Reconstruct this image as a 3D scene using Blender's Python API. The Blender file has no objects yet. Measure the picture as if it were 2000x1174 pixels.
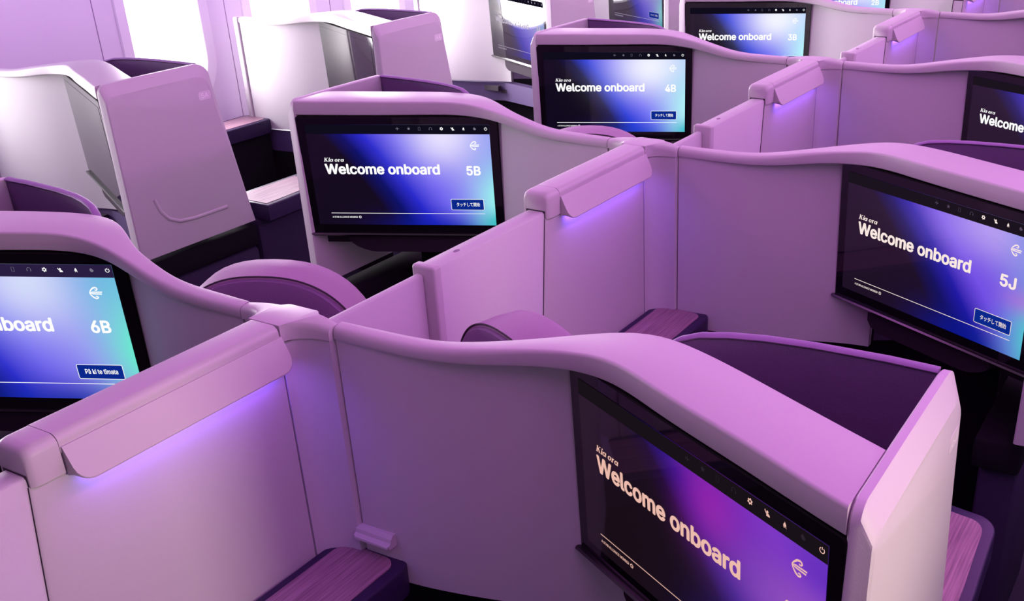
import bpy, bmesh, math
import numpy as np
from mathutils import Matrix, Vector

SC = bpy.context.scene
COL = SC.collection
PITCH = 1.2353            # distance between seat rows
A_OFF = (-2.739, -0.121)  # window seats: same shell as the right-centre seats, moved
DJ = 0.0087

# ------------------------------------------------------------------ camera
cam_data = bpy.data.cameras.new('camera')
cam = bpy.data.objects.new('camera', cam_data)
COL.objects.link(cam)
r_ = Vector((0.8714372, 0.49031073, -0.01387786))
u_ = Vector((-0.21244499, 0.40278117, 0.8903002))
f_ = Vector((-0.44211349, 0.77289243, -0.45516255))
M = Matrix.Identity(4)
for i in range(3):
    M[i][0], M[i][1], M[i][2] = r_[i], u_[i], -f_[i]
M[0][3], M[1][3], M[2][3] = 1.30328, -1.77960, 1.89600
cam.matrix_world = M
cam_data.sensor_fit = 'HORIZONTAL'
cam_data.sensor_width = 36.0
cam_data.lens = 2105.36 * 36 / 2000
cam_data.shift_x = -221.84 / 2000
cam_data.shift_y = 160.3 / 2000
cam_data.clip_start = 0.05
SC.camera = cam

# ------------------------------------------------------------------ world, exposure, light
SC.view_settings.view_transform = 'Standard'
SC.view_settings.look = 'None'
SC.view_settings.gamma = 1.0
SC.view_settings.exposure = 0.0
SC.view_settings.use_curve_mapping = False
world = bpy.data.worlds.new('sky')
SC.world = world
world.use_nodes = True
bg = world.node_tree.nodes['Background']
bg.inputs[0].default_value = (0.9, 0.95, 1.0, 1)
bg.inputs[1].default_value = 3.0

def area(name, loc, rot, sx, sy, watts, color):
    l = bpy.data.lights.new(name, 'AREA')
    l.shape = 'RECTANGLE'
    l.size, l.size_y = sx, sy
    l.energy = watts
    l.color = color
    o = bpy.data.objects.new(name, l)
    o.location = loc
    o.rotation_euler = rot
    COL.objects.link(o)
    return o

MOOD = (1.0, 0.25, 1.13)
VIOLET = (0.62, 0.36, 1.0)
CEIL_W = 101.0
LED = 36.0
WASH_W = 36.0
# mood light coves along both aisles, tilted towards the cabin center
for lx, tilt, k in ((-1.3, -38, 0.7), (1.3, 40, 1.27)):
    area('ceiling_mood_light', (lx, 3.65, 2.33), (0, math.radians(tilt), 0), 0.3, 10.7, CEIL_W * k, MOOD)
# violet wash lights hidden above the window panels
area('sidewall_wash_light', (-2.36, 2.6, 1.96), (0, math.radians(40), 0), 0.06, 13.0, WASH_W, VIOLET)
area('sidewall_wash_light', (2.36, 2.6, 1.96), (0, math.radians(-40), 0), 0.06, 13.0, WASH_W, VIOLET)
# daylight standing right outside every clear window (the other windows are dimmed or missing)
WIN_Y = [1.455 + 0.665 * k for k in range(-6, 9)]
BLANK = [0.79]
CLEAR_L = [(WIN_Y[3], 17.0), (WIN_Y[4], 14.0), (WIN_Y[6], 20.0), (WIN_Y[7], 46.0), (WIN_Y[8], 34.0)] + [(y, 30.0) for y in WIN_Y[9:]]
WIN_YR = [y - 0.21 for y in WIN_Y]
CLEAR_R = [(WIN_YR[3], 2.9)]
WIN_L, WIN_R = 1.0, 1.0
for y, w in CLEAR_L:
    area('window_daylight', (-2.838, y, 1.19), (0, math.radians(-90), 0), 0.64, 0.345, WIN_L * w, (1.0, 0.95, 0.97)).data.spread = math.radians(125)
for y, w in CLEAR_R:
    area('window_daylight', (2.838, y, 1.19), (0, math.radians(90), 0), 0.64, 0.345, WIN_R * w, (1.0, 0.82, 0.62)).data.spread = math.radians(42)

# ------------------------------------------------------------------ materials
def srgb(r, g, b):
    f = lambda c: c / 12.92 if c <= 0.04045 else ((c + 0.055) / 1.055) ** 2.4
    return (f(r / 255), f(g / 255), f(b / 255), 1.0)

class NT:
    """tiny wrapper for writing node maths"""
    def __init__(self, m):
        self.t = m.node_tree
        self.n = self.t.nodes
        self.l = self.t.links
    def new(self, kind, **kw):
        n = self.n.new(kind)
        for k, v in kw.items():
            setattr(n, k, v)
        return n
    def put(self, sock, v):
        if isinstance(v, (int, float)):
            sock.default_value = v
        elif isinstance(v, tuple):
            sock.default_value = v
        else:
            self.l.new(v, sock)
    def m(self, op, a, b=0.0, clamp=False):
        n = self.new('ShaderNodeMath', operation=op, use_clamp=clamp)
        self.put(n.inputs[0], a)
        self.put(n.inputs[1], b)
        return n.outputs[0]
    def mix(self, f, a, b):
        n = self.new('ShaderNodeMix', data_type='RGBA')
        self.put(n.inputs[0], f)
        self.put(n.inputs[6], a)
        self.put(n.inputs[7], b)
        return n.outputs[2]
    def gauss(self, u, v, cu, cv, su, sv, amp=1.0):
        du = self.m('SUBTRACT', u, cu); dv = self.m('SUBTRACT', v, cv)
        a = self.m('DIVIDE', self.m('MULTIPLY', du, du), su * su)
        b = self.m('DIVIDE', self.m('MULTIPLY', dv, dv), sv * sv)
        e = self.m('POWER', 2.71828, self.m('MULTIPLY', self.m('ADD', a, b), -1.0))
        return self.m('MULTIPLY', e, amp)

MATS = {}
def mat(name, color, rough=0.5, bump=0.0, bscale=300.0, spec=0.5, coat=0.0, metal=0.0, sheen=0.0):
    if name in MATS:
        return MATS[name]
    m = bpy.data.materials.new(name)
    m.use_nodes = True
    nt = NT(m)
    p = nt.n['Principled BSDF']
    p.inputs['Base Color'].default_value = (*color[:3], 1)
    p.inputs['Roughness'].default_value = rough
    p.inputs['Specular IOR Level'].default_value = spec
    p.inputs['Coat Weight'].default_value = coat
    p.inputs['Metallic'].default_value = metal
    p.inputs['Sheen Weight'].default_value = sheen
    if bump:
        tc = nt.new('ShaderNodeTexCoord')
        nz = nt.new('ShaderNodeTexNoise')
        nz.inputs['Scale'].default_value = bscale
        nt.l.new(tc.outputs['Object'], nz.inputs['Vector'])
        b = nt.new('ShaderNodeBump')
        b.inputs['Strength'].default_value = bump
        b.inputs['Distance'].default_value = 0.002
        nt.l.new(nz.outputs['Fac'], b.inputs['Height'])
        nt.l.new(b.outputs['Normal'], p.inputs['Normal'])
    MATS[name] = m
    return m

def emit(name, color, strength=1.0):
    if name in MATS:
        return MATS[name]
    m = bpy.data.materials.new(name)
    m.use_nodes = True
    nt = NT(m)
    p = nt.n['Principled BSDF']
    p.inputs['Base Color'].default_value = (0, 0, 0, 1)
    p.inputs['Specular IOR Level'].default_value = 0.0
    p.inputs['Emission Color'].default_value = color
    p.inputs['Emission Strength'].default_value = strength
    MATS[name] = m
    return m

SHELL = mat('shell_plastic', (0.47, 0.435, 0.46), 0.5, 0.12, 900, spec=0.35)
RAIL = mat('rail_plastic', (0.455, 0.41, 0.435), 0.42, spec=0.3)
SEAM = mat('seam_gap', (0.03, 0.02, 0.03), 0.8)
LEATHER = mat('mauve_leather', (0.30, 0.17, 0.29), 0.55, 0.35, 450)
LEATHER_BACK = mat('plum_leather', (0.17, 0.08, 0.20), 0.6, 0.35, 450)
WING = mat('plum_fabric', (0.12, 0.065, 0.16), 0.75, 0.3, 700)
PIPING = mat('plum_piping', (0.22, 0.12, 0.28), 0.55)
DARK = mat('black_leather', (0.010, 0.008, 0.012), 0.9, spec=0.08)
CARPET = mat('navy_carpet', (0.012, 0.009, 0.020), 0.95, 0.3, 500)
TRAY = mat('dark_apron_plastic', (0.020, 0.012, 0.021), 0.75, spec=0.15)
CONSOLE_RIM = mat('aubergine_rim', (0.026, 0.013, 0.052), 0.45, spec=0.3)
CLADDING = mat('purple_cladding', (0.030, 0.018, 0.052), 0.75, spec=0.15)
GLASS = mat('black_glass', (0.006, 0.005, 0.007), 0.04, spec=0.5)
METAL = mat('brushed_metal', (0.55, 0.50, 0.52), 0.3, metal=1.0)
WALLP = mat('sidewall_panel', (0.72, 0.66, 0.74), 0.55, 0.1, 700)
WINFRAME = mat('window_surround', (0.80, 0.76, 0.80), 0.4)
CEILM = mat('ceiling_panel', (0.70, 0.66, 0.70), 0.6)
BINM = mat('bin_panel', (0.60, 0.54, 0.60), 0.5)

def wood():
    m = bpy.data.materials.new('wood_veneer')
    m.use_nodes = True
    nt = NT(m)
    p = nt.n['Principled BSDF']
    tc = nt.new('ShaderNodeTexCoord')
    mp = nt.new('ShaderNodeMapping')
    mp.inputs['Scale'].default_value = (160, 5, 5)
    nt.l.new(tc.outputs['Object'], mp.inputs['Vector'])
    nz = nt.new('ShaderNodeTexNoise')
    nz.inputs['Scale'].default_value = 1.6
    nz.inputs['Detail'].default_value = 5
    nt.l.new(mp.outputs['Vector'], nz.inputs['Vector'])
    cr = nt.new('ShaderNodeValToRGB')
    cr.color_ramp.elements[0].position = 0.3
    cr.color_ramp.elements[0].color = (0.17, 0.085, 0.12, 1)
    cr.color_ramp.elements[1].position = 0.72
    cr.color_ramp.elements[1].color = (0.38, 0.22, 0.27, 1)
    nt.l.new(nz.outputs['Fac'], cr.inputs['Fac'])
    nt.l.new(cr.outputs['Color'], p.inputs['Base Color'])
    p.inputs['Roughness'].default_value = 0.4
    return m
WOOD = wood()

def pane_mat():
    m = bpy.data.materials.new('window_pane')
    m.use_nodes = True
    nt = NT(m)
    nt.n.remove(nt.n['Principled BSDF'])
    out = nt.n['Material Output']
    tr = nt.new('ShaderNodeBsdfTransparent')
    gl = nt.new('ShaderNodeBsdfGlossy')
    gl.inputs['Roughness'].default_value = 0.03
    mx = nt.new('ShaderNodeMixShader')
    mx.inputs[0].default_value = 0.05
    nt.l.new(tr.outputs[0], mx.inputs[1])
    nt.l.new(gl.outputs[0], mx.inputs[2])
    nt.l.new(mx.outputs[0], out.inputs['Surface'])
    return m
PANE = pane_mat()
DIMPANE = mat('dimmed_pane', (0.02, 0.02, 0.06), 0.05)

def display_mat(name, k):
    """the welcome picture a monitor shows: u across, v down (0..1)"""
    m = bpy.data.materials.new(name)
    m.use_nodes = True
    nt = NT(m)
    p = nt.n['Principled BSDF']
    p.inputs['Base Color'].default_value = (0.006, 0.005, 0.007, 1)
    p.inputs['Roughness'].default_value = 0.04
    uvn = nt.new('ShaderNodeUVMap')
    uvn.uv_map = 'UVMap'
    sp = nt.new('ShaderNodeSeparateXYZ')
    nt.l.new(uvn.outputs[0], sp.inputs[0])
    u, v = sp.outputs[0], sp.outputs[1]
    # dark / lit boundary bends from the upper left to the lower middle
    ub = nt.m('ADD', k['u0'], nt.m('MULTIPLY', nt.m('POWER', v, 0.8), k['du']))
    s = nt.m('SUBTRACT', u, ub)
    fac = nt.m('ADD', nt.m('MULTIPLY', s, 1.0), 0.2, clamp=True)
    cr = nt.new('ShaderNodeValToRGB')
    els = cr.color_ramp.elements
    stops = k['stops']
    els[0].position, els[0].color = stops[0]
    els[1].position, els[1].color = stops[-1]
    for pos, c in stops[1:-1]:
        e = els.new(pos); e.color = c
    nt.l.new(fac, cr.inputs['Fac'])
    c = cr.outputs['Color']
    for cu, cv, su, sv, amp, colr in k['blobs']:
        c = nt.mix(nt.m('MINIMUM', nt.gauss(u, v, cu, cv, su, sv, amp), 1.0), c, colr)
    nt.put(p.inputs['Emission Color'], c)
    p.inputs['Emission Strength'].default_value = k['gain']
    return m

def stops(dark, navy, blue, violet, lav, end):
    return [(0.0, dark), (0.12, dark), (0.22, navy), (0.34, blue), (0.5, violet), (0.72, lav), (1.0, end)]
LOOK_B = dict(u0=0.10, du=0.42, gain=1.0,
    stops=stops(srgb(16, 8, 26), srgb(6, 14, 100), srgb(38, 40, 205), srgb(110, 98, 238), srgb(150, 140, 242), srgb(140, 150, 240)),
    blobs=[(0.75, 1.06, 0.30, 0.16, 0.95, srgb(6, 30, 175)), (0.74, 0.10, 0.18, 0.28, 0.95, srgb(232, 226, 255)),
           (1.07, 0.74, 0.16, 0.34, 1.1, srgb(150, 245, 235)), (1.02, 0.98, 0.10, 0.12, 0.9, srgb(20, 190, 190))])
LOOK_BB = dict(LOOK_B, stops=stops(srgb(8, 5, 22), srgb(2, 8, 70), srgb(12, 50, 215), srgb(98, 92, 242), srgb(150, 142, 246), srgb(150, 170, 246)), blobs=[(0.75, 1.06, 0.30, 0.16, 0.9, srgb(6, 60, 200)), (0.76, 0.18, 0.26, 0.34, 1.0, srgb(240, 242, 255)),
           (1.05, 0.70, 0.18, 0.50, 1.1, srgb(175, 238, 245)), (1.02, 0.98, 0.10, 0.12, 0.9, srgb(30, 190, 200))])
LOOK_6B = dict(LOOK_B, du=0.30, blobs=[(0.72, 1.06, 0.34, 0.20, 0.95, srgb(4, 40, 160)), (0.66, 0.12, 0.22, 0.34, 0.95, srgb(214, 222, 250)),
           (0.98, 0.10, 0.16, 0.30, 0.9, srgb(110, 180, 226)), (1.07, 0.62, 0.16, 0.40, 1.15, srgb(105, 235, 205))])
LOOK_5J = dict(bar=srgb(27, 19, 30), u0=0.14, du=0.52, gain=1.0,
    stops=stops(srgb(26, 14, 32), srgb(18, 16, 90), srgb(30, 24, 165), srgb(112, 74, 228), srgb(118, 84, 226), srgb(120, 90, 220)),
    blobs=[(0.70, 1.02, 0.22, 0.20, 0.9, srgb(2, 20, 140)), (0.86, 0.10, 0.30, 0.24, 0.8, srgb(196, 170, 244)), (1.0, 0.10, 0.14, 0.3, 0.8, srgb(120, 140, 224)),
           (1.08, 0.80, 0.14, 0.36, 1.1, srgb(70, 205, 200)), (0.98, 0.56, 0.10, 0.10, 0.5, srgb(190, 90, 215))])
LOOK_6J = dict(bar=srgb(24, 17, 24), u0=0.20, du=0.55, gain=1.0,
    stops=stops(srgb(22, 12, 20), srgb(14, 8, 40), srgb(28, 14, 130), srgb(92, 34, 176), srgb(124, 52, 196), srgb(110, 60, 190)),
    blobs=[(0.60, 0.20, 0.12, 0.22, 0.8, srgb(150, 34, 170)), (0.92, 0.45, 0.24, 0.24, 0.7, srgb(150, 86, 186)), (1.0, 0.16, 0.12, 0.12, 0.6, srgb(84, 34, 186)),
           (0.80, 0.98, 0.2, 0.24, 0.8, srgb(40, 20, 150))])
LOOK_OFF = dict(u0=3.0, du=0.5, gain=1.0, stops=stops(*[srgb(10, 7, 13)] * 6), blobs=[])
LOOK_A = dict(LOOK_B, gain=0.6)

# ------------------------------------------------------------------ mesh helpers
def mesh_from(name, verts, faces, m, smooth=30, mirror=False, uvs=None):
    if mirror:
        verts = [(-x, y, z) for x, y, z in verts]
        faces = [tuple(reversed(f)) for f in faces]
    me = bpy.data.meshes.new(name)
    me.from_pydata(verts, [], faces)
    me.validate()
    bm = bmesh.new(); bm.from_mesh(me)
    bmesh.ops.recalc_face_normals(bm, faces=bm.faces)
    bm.to_mesh(me); bm.free()
    if smooth:
        for p in me.polygons:
            p.use_smooth = True
        me.set_sharp_from_angle(angle=math.radians(smooth))
    me.materials.append(m)
    return me

def join(*parts):
    V, F = [], []
    for v, f in parts:
        b = len(V)
        V += list(v); F += [tuple(i + b for i in q) for q in f]
    return V, F

def loft(rings, closed=True, caps=True):
    n = len(rings[0]); V = [tuple(p) for r in rings for p in r]; F = []
    for a in range(len(rings) - 1):
        for i in range(n if closed else n - 1):
            j = (i + 1) % n
            F.append((a * n + i, a * n + j, (a + 1) * n + j, (a + 1) * n + i))
    if caps:
        F.append(tuple(reversed(range(n))))
        F.append(tuple(range((len(rings) - 1) * n, len(rings) * n)))
    return V, F

def box(x0, x1, y0, y1, z0, z1, bev=0.0, seg=2):
    bm = bmesh.new()
    bmesh.ops.create_cube(bm, size=1)
    for v in bm.verts:
        v.co = Vector(((x0 + x1) / 2 + v.co.x * (x1 - x0), (y0 + y1) / 2 + v.co.y * (y1 - y0), (z0 + z1) / 2 + v.co.z * (z1 - z0)))
    if bev:
        bmesh.ops.bevel(bm, geom=list(bm.edges), offset=bev, segments=seg, affect='EDGES', profile=0.5)
    bm.verts.index_update()
    V = [tuple(v.co) for v in bm.verts]; F = [tuple(v.index for v in f.verts) for f in bm.faces]
    bm.free()
    return V, F

def prism_z(outline, z0, z1, bev=0.0):
    """vertical prism from a plan outline, top edge rounded by bev"""
    def inset(k):
        n = len(outline); out = []
        for i in range(n):
            p0, p1, p2 = outline[i - 1], outline[i], outline[(i + 1) % n]
            e1 = np.array(p1) - np.array(p0); e2 = np.array(p2) - np.array(p1)
            n1 = np.array([-e1[1], e1[0]]) / (np.linalg.norm(e1) + 1e-9); n2 = np.array([-e2[1], e2[0]]) / (np.linalg.norm(e2) + 1e-9)
            b = n1 + n2; b = b / max(0.35, (b @ b) / 2 if (b @ b) > 0 else 1)
            out.append(tuple(np.array(p1) + b * k * sgn))
        return out
    area2 = sum(outline[i - 1][0] * outline[i][1] - outline[i][0] * outline[i - 1][1] for i in range(len(outline)))
    sgn = 1 if area2 > 0 else -1
    rings = [[(x, y, z0) for x, y in outline]]
    if bev:
        for a in (0, 30, 60, 90):
            t = math.radians(a)
            rings.append([(x, y, z1 - bev + bev * math.sin(t)) for x, y in inset(bev * (1 - math.cos(t)))])
    else:
        rings.append([(x, y, z1) for x, y in outline])
    return loft(rings)

def tube(pts, r, n=8, flat=None):
    pts = [Vector(p) for p in pts]; rings = []
    for i, p in enumerate(pts):
        t = (pts[min(i + 1, len(pts) - 1)] - pts[max(i - 1, 0)]).normalized()
        a = t.cross(Vector((0, 0, 1)))
        if a.length < 1e-3:
            a = t.cross(Vector((1, 0, 0)))
        a.normalize(); b = a.cross(t)
        rings.append([tuple(p + a * r * math.cos(2 * math.pi * k / n) + b * r * math.sin(2 * math.pi * k / n)) for k in range(n)])
    return loft(rings)

def rrect(w, h, r, n=6, cx=0.0, cy=0.0):
    out = []
    for sx, sy, a0 in ((1, 1, 0), (-1, 1, 90), (-1, -1, 180), (1, -1, 270)):
        for k in range(n + 1):
            a = math.radians(a0 + 90 * k / n)
            out.append((cx + sx * (w / 2 - r) + r * math.cos(a), cy + sy * (h / 2 - r) + r * math.sin(a)))
    return out

# ------------------------------------------------------------------ object helpers
def tag(o, label=None, cat=None, group=None, kind=None):
    if label: o['label'] = label
    if cat: o['category'] = cat
    if group: o['group'] = group
    if kind: o['kind'] = kind
    return o

def root(name, label, cat, loc, base=(0, 0, 0), group=None):
    """Empty at the thing's base; parts are given in row coordinates and shifted by base"""
    o = bpy.data.objects.new(name, None)
    o.empty_display_size = 0.1
    o.location = (loc[0] + base[0], loc[1] + base[1], base[2])
    COL.objects.link(o)
    o['_base'] = base
    tag(o, label, cat, group)
    return o

BASES = {}
def link(name, me, parent, base=None, label=None):
    o = bpy.data.objects.new(name, me)
    COL.objects.link(o)
    if parent is not None:
        o.parent = parent
        if base is not None:
            o.location = (-base[0], -base[1], -base[2])
    if label:
        o['label'] = label
    return o

CACHE = {}
def cached(key, fn):
    if key not in CACHE:
        CACHE[key] = fn()
    return CACHE[key]

# ------------------------------------------------------------------ measured curves of the suite shell
KX = np.array([.09, .2, .3, .38, .45, .52, .6, .7, .85, 1.0, 1.1])
LOW_Y = np.array([.5966, .5977, .6069, .6189, .6309, .6394, .6268, .5792, .5083, .4347, .391])
LOW_Z = np.array([1.1674, 1.1675, 1.1683, 1.175, 1.1845, 1.1906, 1.1947, 1.1959, 1.1945, 1.1955, 1.195])
TOP_Y = np.array([.6209, .628, .6376, .6535, .6743, .7089, .7353, .7131, .6451, .5721, .5249])
TOP_Z = np.array([1.1911, 1.1899, 1.1922, 1.2028, 1.2138, 1.2218, 1.2289, 1.2335, 1.2345, 1.236, 1.2363])
WALL_X = np.array([.09, .2, .3, .4, .505, .57, .66]); WALL_Y = np.array([.6, .605, .6235, .6505, .684, .700, .704])

def spline(xk, yk, x):
    n = len(xk); h = np.diff(xk); A = np.zeros((n, n)); b = np.zeros(n)
    A[0, 0] = A[-1, -1] = 1
    for i in range(1, n - 1):
        A[i, i - 1] = h[i - 1]; A[i, i] = 2 * (h[i - 1] + h[i]); A[i, i + 1] = h[i]
        b[i] = 6 * ((yk[i + 1] - yk[i]) / h[i] - (yk[i] - yk[i - 1]) / h[i - 1])
    m = np.linalg.solve(A, b)
    i = np.clip(np.searchsorted(xk, x) - 1, 0, n - 2); t = x - xk[i]; hh = h[i]
    return yk[i] + t * ((yk[i + 1] - yk[i]) / hh - hh * (2 * m[i] + m[i + 1]) / 6) + t * t * m[i] / 2 + t ** 3 * (m[i + 1] - m[i]) / (6 * hh)

XR0, XR1 = 0.1014, 1.0225
xs = np.linspace(XR0, XR1, 72)
Ly, Lz = spline(KX, LOW_Y, xs), spline(KX, LOW_Z, xs)
fx = np.linspace(.09, 1.09, 800)
fTy, fTz = spline(KX, TOP_Y, fx), spline(KX, TOP_Z, fx)
# matched back-edge point for every front point: perpendicular, fading to same-x at both ends
Tx = []
for x, y, i in zip(xs, Ly, range(len(xs))):
    d = np.array([xs[min(i + 1, 71)] - xs[max(i - 1, 0)], Ly[min(i + 1, 71)] - Ly[max(i - 1, 0)]])
    j = np.argmin(np.abs((fx - x) * d[0] + (fTy - y) * d[1]))
    w = min(1, (x - XR0) / 0.15, (XR1 - x) / 0.16)
    w = w * w * (3 - 2 * w)
    Tx.append(x + (fx[j] - x) * w)
Tx = np.maximum.accumulate(np.array(Tx))
Ty, Tz = np.interp(Tx, fx, fTy), np.interp(Tx, fx, fTz)

# monitor plane (right-centre side)
SX, SY, SZ, SYAW, STILT = 0.76524, 0.55370, 1.01840, -0.447506, -0.0277
SW, SH = 0.53, 0.53 * 9 / 16
RT = np.array([math.cos(SYAW), math.sin(SYAW), 0])
INN = np.array([-math.sin(SYAW), math.cos(SYAW), 0])
UPV = np.array([0, 0, 1.0]) * math.cos(STILT) + INN * math.sin(STILT)
NRM = np.cross(RT, UPV)      # towards the viewer

def rail_mesh(mirror):
    rings = []
    for i in range(len(xs)):
        L = np.array([xs[i], Ly[i], Lz[i]]); T = np.array([Tx[i], Ty[i], Tz[i]])
        dv = (T - L)[:2]; wd = np.linalg.norm(dv); n = dv / wd
        P = lambda w, z: (L[0] + n[0] * w, L[1] + n[1] * w, z)
        ztop = T[2] - 0.002
        q = min(1, max(0, (xs[i] - .25) / .3))
        r = min(0.0115 - .006 * q * q * (3 - 2 * q), wd * 0.45)
        ring = [P(0.001, L[2]), P(0.0, L[2] + 0.003)]
        for a in (0, 18, 36, 54, 72, 90):
            t = math.radians(a)
            ring.append(P(r * (1 - math.cos(t)), ztop - r + r * math.sin(t)))
        rb = min(0.004, wd * 0.2)
        for a in (90, 45, 0):
            t = math.radians(a)
            ring.append(P(wd - rb + rb * math.cos(t), T[2] - rb + rb * math.sin(t)))
        ring.append(P(wd, L[2] - 0.004))
        ring.append(P(min(0.01, wd * 0.5), L[2] - 0.004))
        rings.append(ring)
    V, F = loft(rings)
    return mesh_from('top_rail', V, F, RAIL, 38, mirror)

def wall_mesh(mirror):
    rings = []
    for x in np.linspace(XR0, 0.60, 32):
        yf = float(spline(WALL_X, WALL_Y, np.array([x]))[0])
        yb = float(np.interp(x, fx, fTy)) + 0.001
        yb = max(yb - 0.004, yf + 0.012)
        zt = float(spline(KX, LOW_Z, np.array([x]))[0]) - 0.001
        if x > .515:
            yb = yf + .02
            zt = min(zt, 1.15)
        rings.append([(x, yf, 0.705), (x, yf, zt), (x, yb, zt), (x, yb, 0.705)])
    V, F = loft(rings)
    return mesh_from('wall_panel', V, F, SHELL, 30, mirror)

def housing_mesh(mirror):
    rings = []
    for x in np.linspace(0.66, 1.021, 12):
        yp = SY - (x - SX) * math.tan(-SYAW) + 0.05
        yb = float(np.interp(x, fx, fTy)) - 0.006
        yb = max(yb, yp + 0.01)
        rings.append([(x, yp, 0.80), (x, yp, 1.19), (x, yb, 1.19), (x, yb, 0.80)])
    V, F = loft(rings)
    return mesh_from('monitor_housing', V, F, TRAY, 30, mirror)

PX0, PX1 = 1.0235, 1.056
def panel_outline(i=0.0, f=0.0):
    """(y, z) outline of the end panel; i = inset at the top and far edge, f = inset at the front"""
    out = [(0.425 + f, 0.675)]
    r = 0.026
    zt = 1.2365 - i
    for a in range(0, 91, 18):
        t = math.radians(a)
        out.append((0.425 + f + r * (1 - math.cos(t)), zt - r + r * math.sin(t)))
    out.append((0.60, zt + 0.002))
    yc, zc, R = 0.788 - i * 0.6, zt + 0.002 - 0.055, 0.055
    for a in range(90, 9, -14):
        t = math.radians(a)
        out.append((yc + R * math.cos(t), zc + R * math.sin(t)))
    out.append((0.852 - i * 0.5, 1.11 - i))
    out.append((0.918 - i * 0.2, 0.675))
    return out
def panel_mesh(mirror):
    rings = []
    for x, i, f in ((PX0, 0.003, 0.003), (PX0 + 0.003, 0, 0), (PX0 + 0.014, 0, 0.0), (PX1 - 0.003, 0.030, 0.002), (PX1, 0.036, 0.006)):
        rings.append([(x, y, z) for y, z in panel_outline(i, f)])
    V, F = loft(rings)
    return mesh_from('end_panel', V, F, SHELL, 24, mirror)

def plate_mesh(mirror):
    ol = rrect(0.050, 0.028, 0.008, 5, 0.793, 1.140)
    V, F = loft([[(PX1 - 0.001, y, z) for y, z in ol], [(PX1 + 0.0004, y, z) for y, z in ol]])
    return mesh_from('number_plate', V, F, mat('plate_plastic', (0.66, 0.60, 0.64), 0.35), 30, mirror)

def ridge_mesh(mirror):
    pts = [(PX1 + 0.000, 0.52 + 0.03 * 0, 0.86), (PX1, 0.535, 0.815), (PX1, 0.56, 0.783), (PX1, 0.60, 0.764), (PX1, 0.66, 0.757), (PX1, 0.74, 0.757), (PX1, 0.80, 0.757)]
    pts = [(PX1 - 0.0065, y, z) for _, y, z in pts]
    V, F = tube(pts, 0.0095, 14)
    return mesh_from('grip_ridge', V, F, SHELL, 60, mirror)

WINGP = [(1.0225, .800, 1.235), (.95, .802, 1.235), (.84, .796, 1.235), (.773, .786, 1.235), (.723, .772, 1.235), (.682, .757, 1.233), (.655, .745, 1.226), (.632, .733, 1.212), (.618, .725, 1.190), (.611, .720, 1.16), (.608, .719, 1.10)]
def wing_mesh(mirror):
    rings = []
    for x, y, z in WINGP:
        rings.append([(x, y - 0.0045, 0.72), (x, y - 0.0045, z - 0.004), (x, y + 0.0065, z - 0.004), (x, y + 0.0065, 0.72)])
    V, F = loft(rings)
    return mesh_from('privacy_wing', V, F, WING, 30, mirror)
def piping_mesh(mirror):
    rings = []
    n = len(WINGP)
    for i, (x, y, z) in enumerate(WINGP):
        ring = []
        for k in range(10):
            a = 2 * math.pi * k / 10
            ring.append((x, y + 0.001 + 0.009 * math.cos(a), z + 0.0045 * math.sin(a)))
        rings.append(ring)
    V, F = loft(rings)
    return mesh_from('piping', V, F, PIPING, 60, mirror)

def scr(u, v, d=0.0):
    """point on the monitor: u right, v down, d towards the viewer"""
    p = np.array([SX, SY, SZ]) + RT * (u - .5) * SW + UPV * (.5 - v) * SH + NRM * d
    return tuple(p)
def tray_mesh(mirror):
    # dark apron under the monitor, lengthened to stand in for overhang shade, with a big rounded corner at the aisle end
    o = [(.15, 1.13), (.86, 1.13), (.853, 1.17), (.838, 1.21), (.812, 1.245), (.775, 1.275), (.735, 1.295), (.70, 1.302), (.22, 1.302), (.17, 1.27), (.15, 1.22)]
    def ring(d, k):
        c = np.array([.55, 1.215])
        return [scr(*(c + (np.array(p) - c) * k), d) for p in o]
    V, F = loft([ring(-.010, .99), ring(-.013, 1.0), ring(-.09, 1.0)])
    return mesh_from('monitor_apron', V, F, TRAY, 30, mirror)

def kick_mesh(mirror):
    V, F = box(0.95, 1.040, 0.47, 0.925, 0.0, 0.575, 0.02)
    return mesh_from('kick_panel', V, F, CLADDING, 40, mirror)
def shade_filler_mesh(mirror):  # black filler added over the kick panel to stand in for shade there
    V, F = box(0.935, 1.043, 0.45, 0.925, 0.577, 0.655, 0.01)
    return mesh_from('shade_filler', V, F, DARK, 40, mirror)
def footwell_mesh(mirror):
    # dark boards added under the monitor to block light and keep it black
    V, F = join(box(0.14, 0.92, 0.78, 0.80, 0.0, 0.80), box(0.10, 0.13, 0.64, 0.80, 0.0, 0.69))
    return mesh_from('footwell_light_block', V, F, DARK, 30, mirror)
def trim_mesh(mirror):
    V, F = join(box(0.068, 0.0995, 0.592, 0.622, 0.70, 1.190, 0.008, 3))
    return mesh_from('edge_trim', V, F, RAIL, 40, mirror)
def ledge_mesh(mirror):
    rings = []
    for x in np.linspace(0.11, 0.80, 20):
        yf = float(spline(WALL_X, WALL_Y, np.array([min(x, .55)]))[0]) - (max(0, x - .55)) * 0.3 + 0.012
        rings.append([(x, yf, 0.60), (x, yf, 0.697), (x, yf + .05, 0.697), (x, yf + .05, 0.60)])
    V, F = loft(rings)
    return mesh_from('stowage_ledge', V, F, mat('plum_ledge', (0.075, 0.048, 0.125), 0.5), 30, mirror)
def slot_mesh(mirror):
    V, F = join(box(0.40, 0.530, 0.6745, 0.70, 0.655, 0.680), box(0.530, 0.575, 0.7025, 0.72, 0.640, 0.660))
    return mesh_from('stowage_slot', V, F, SEAM, 30, mirror)

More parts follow.
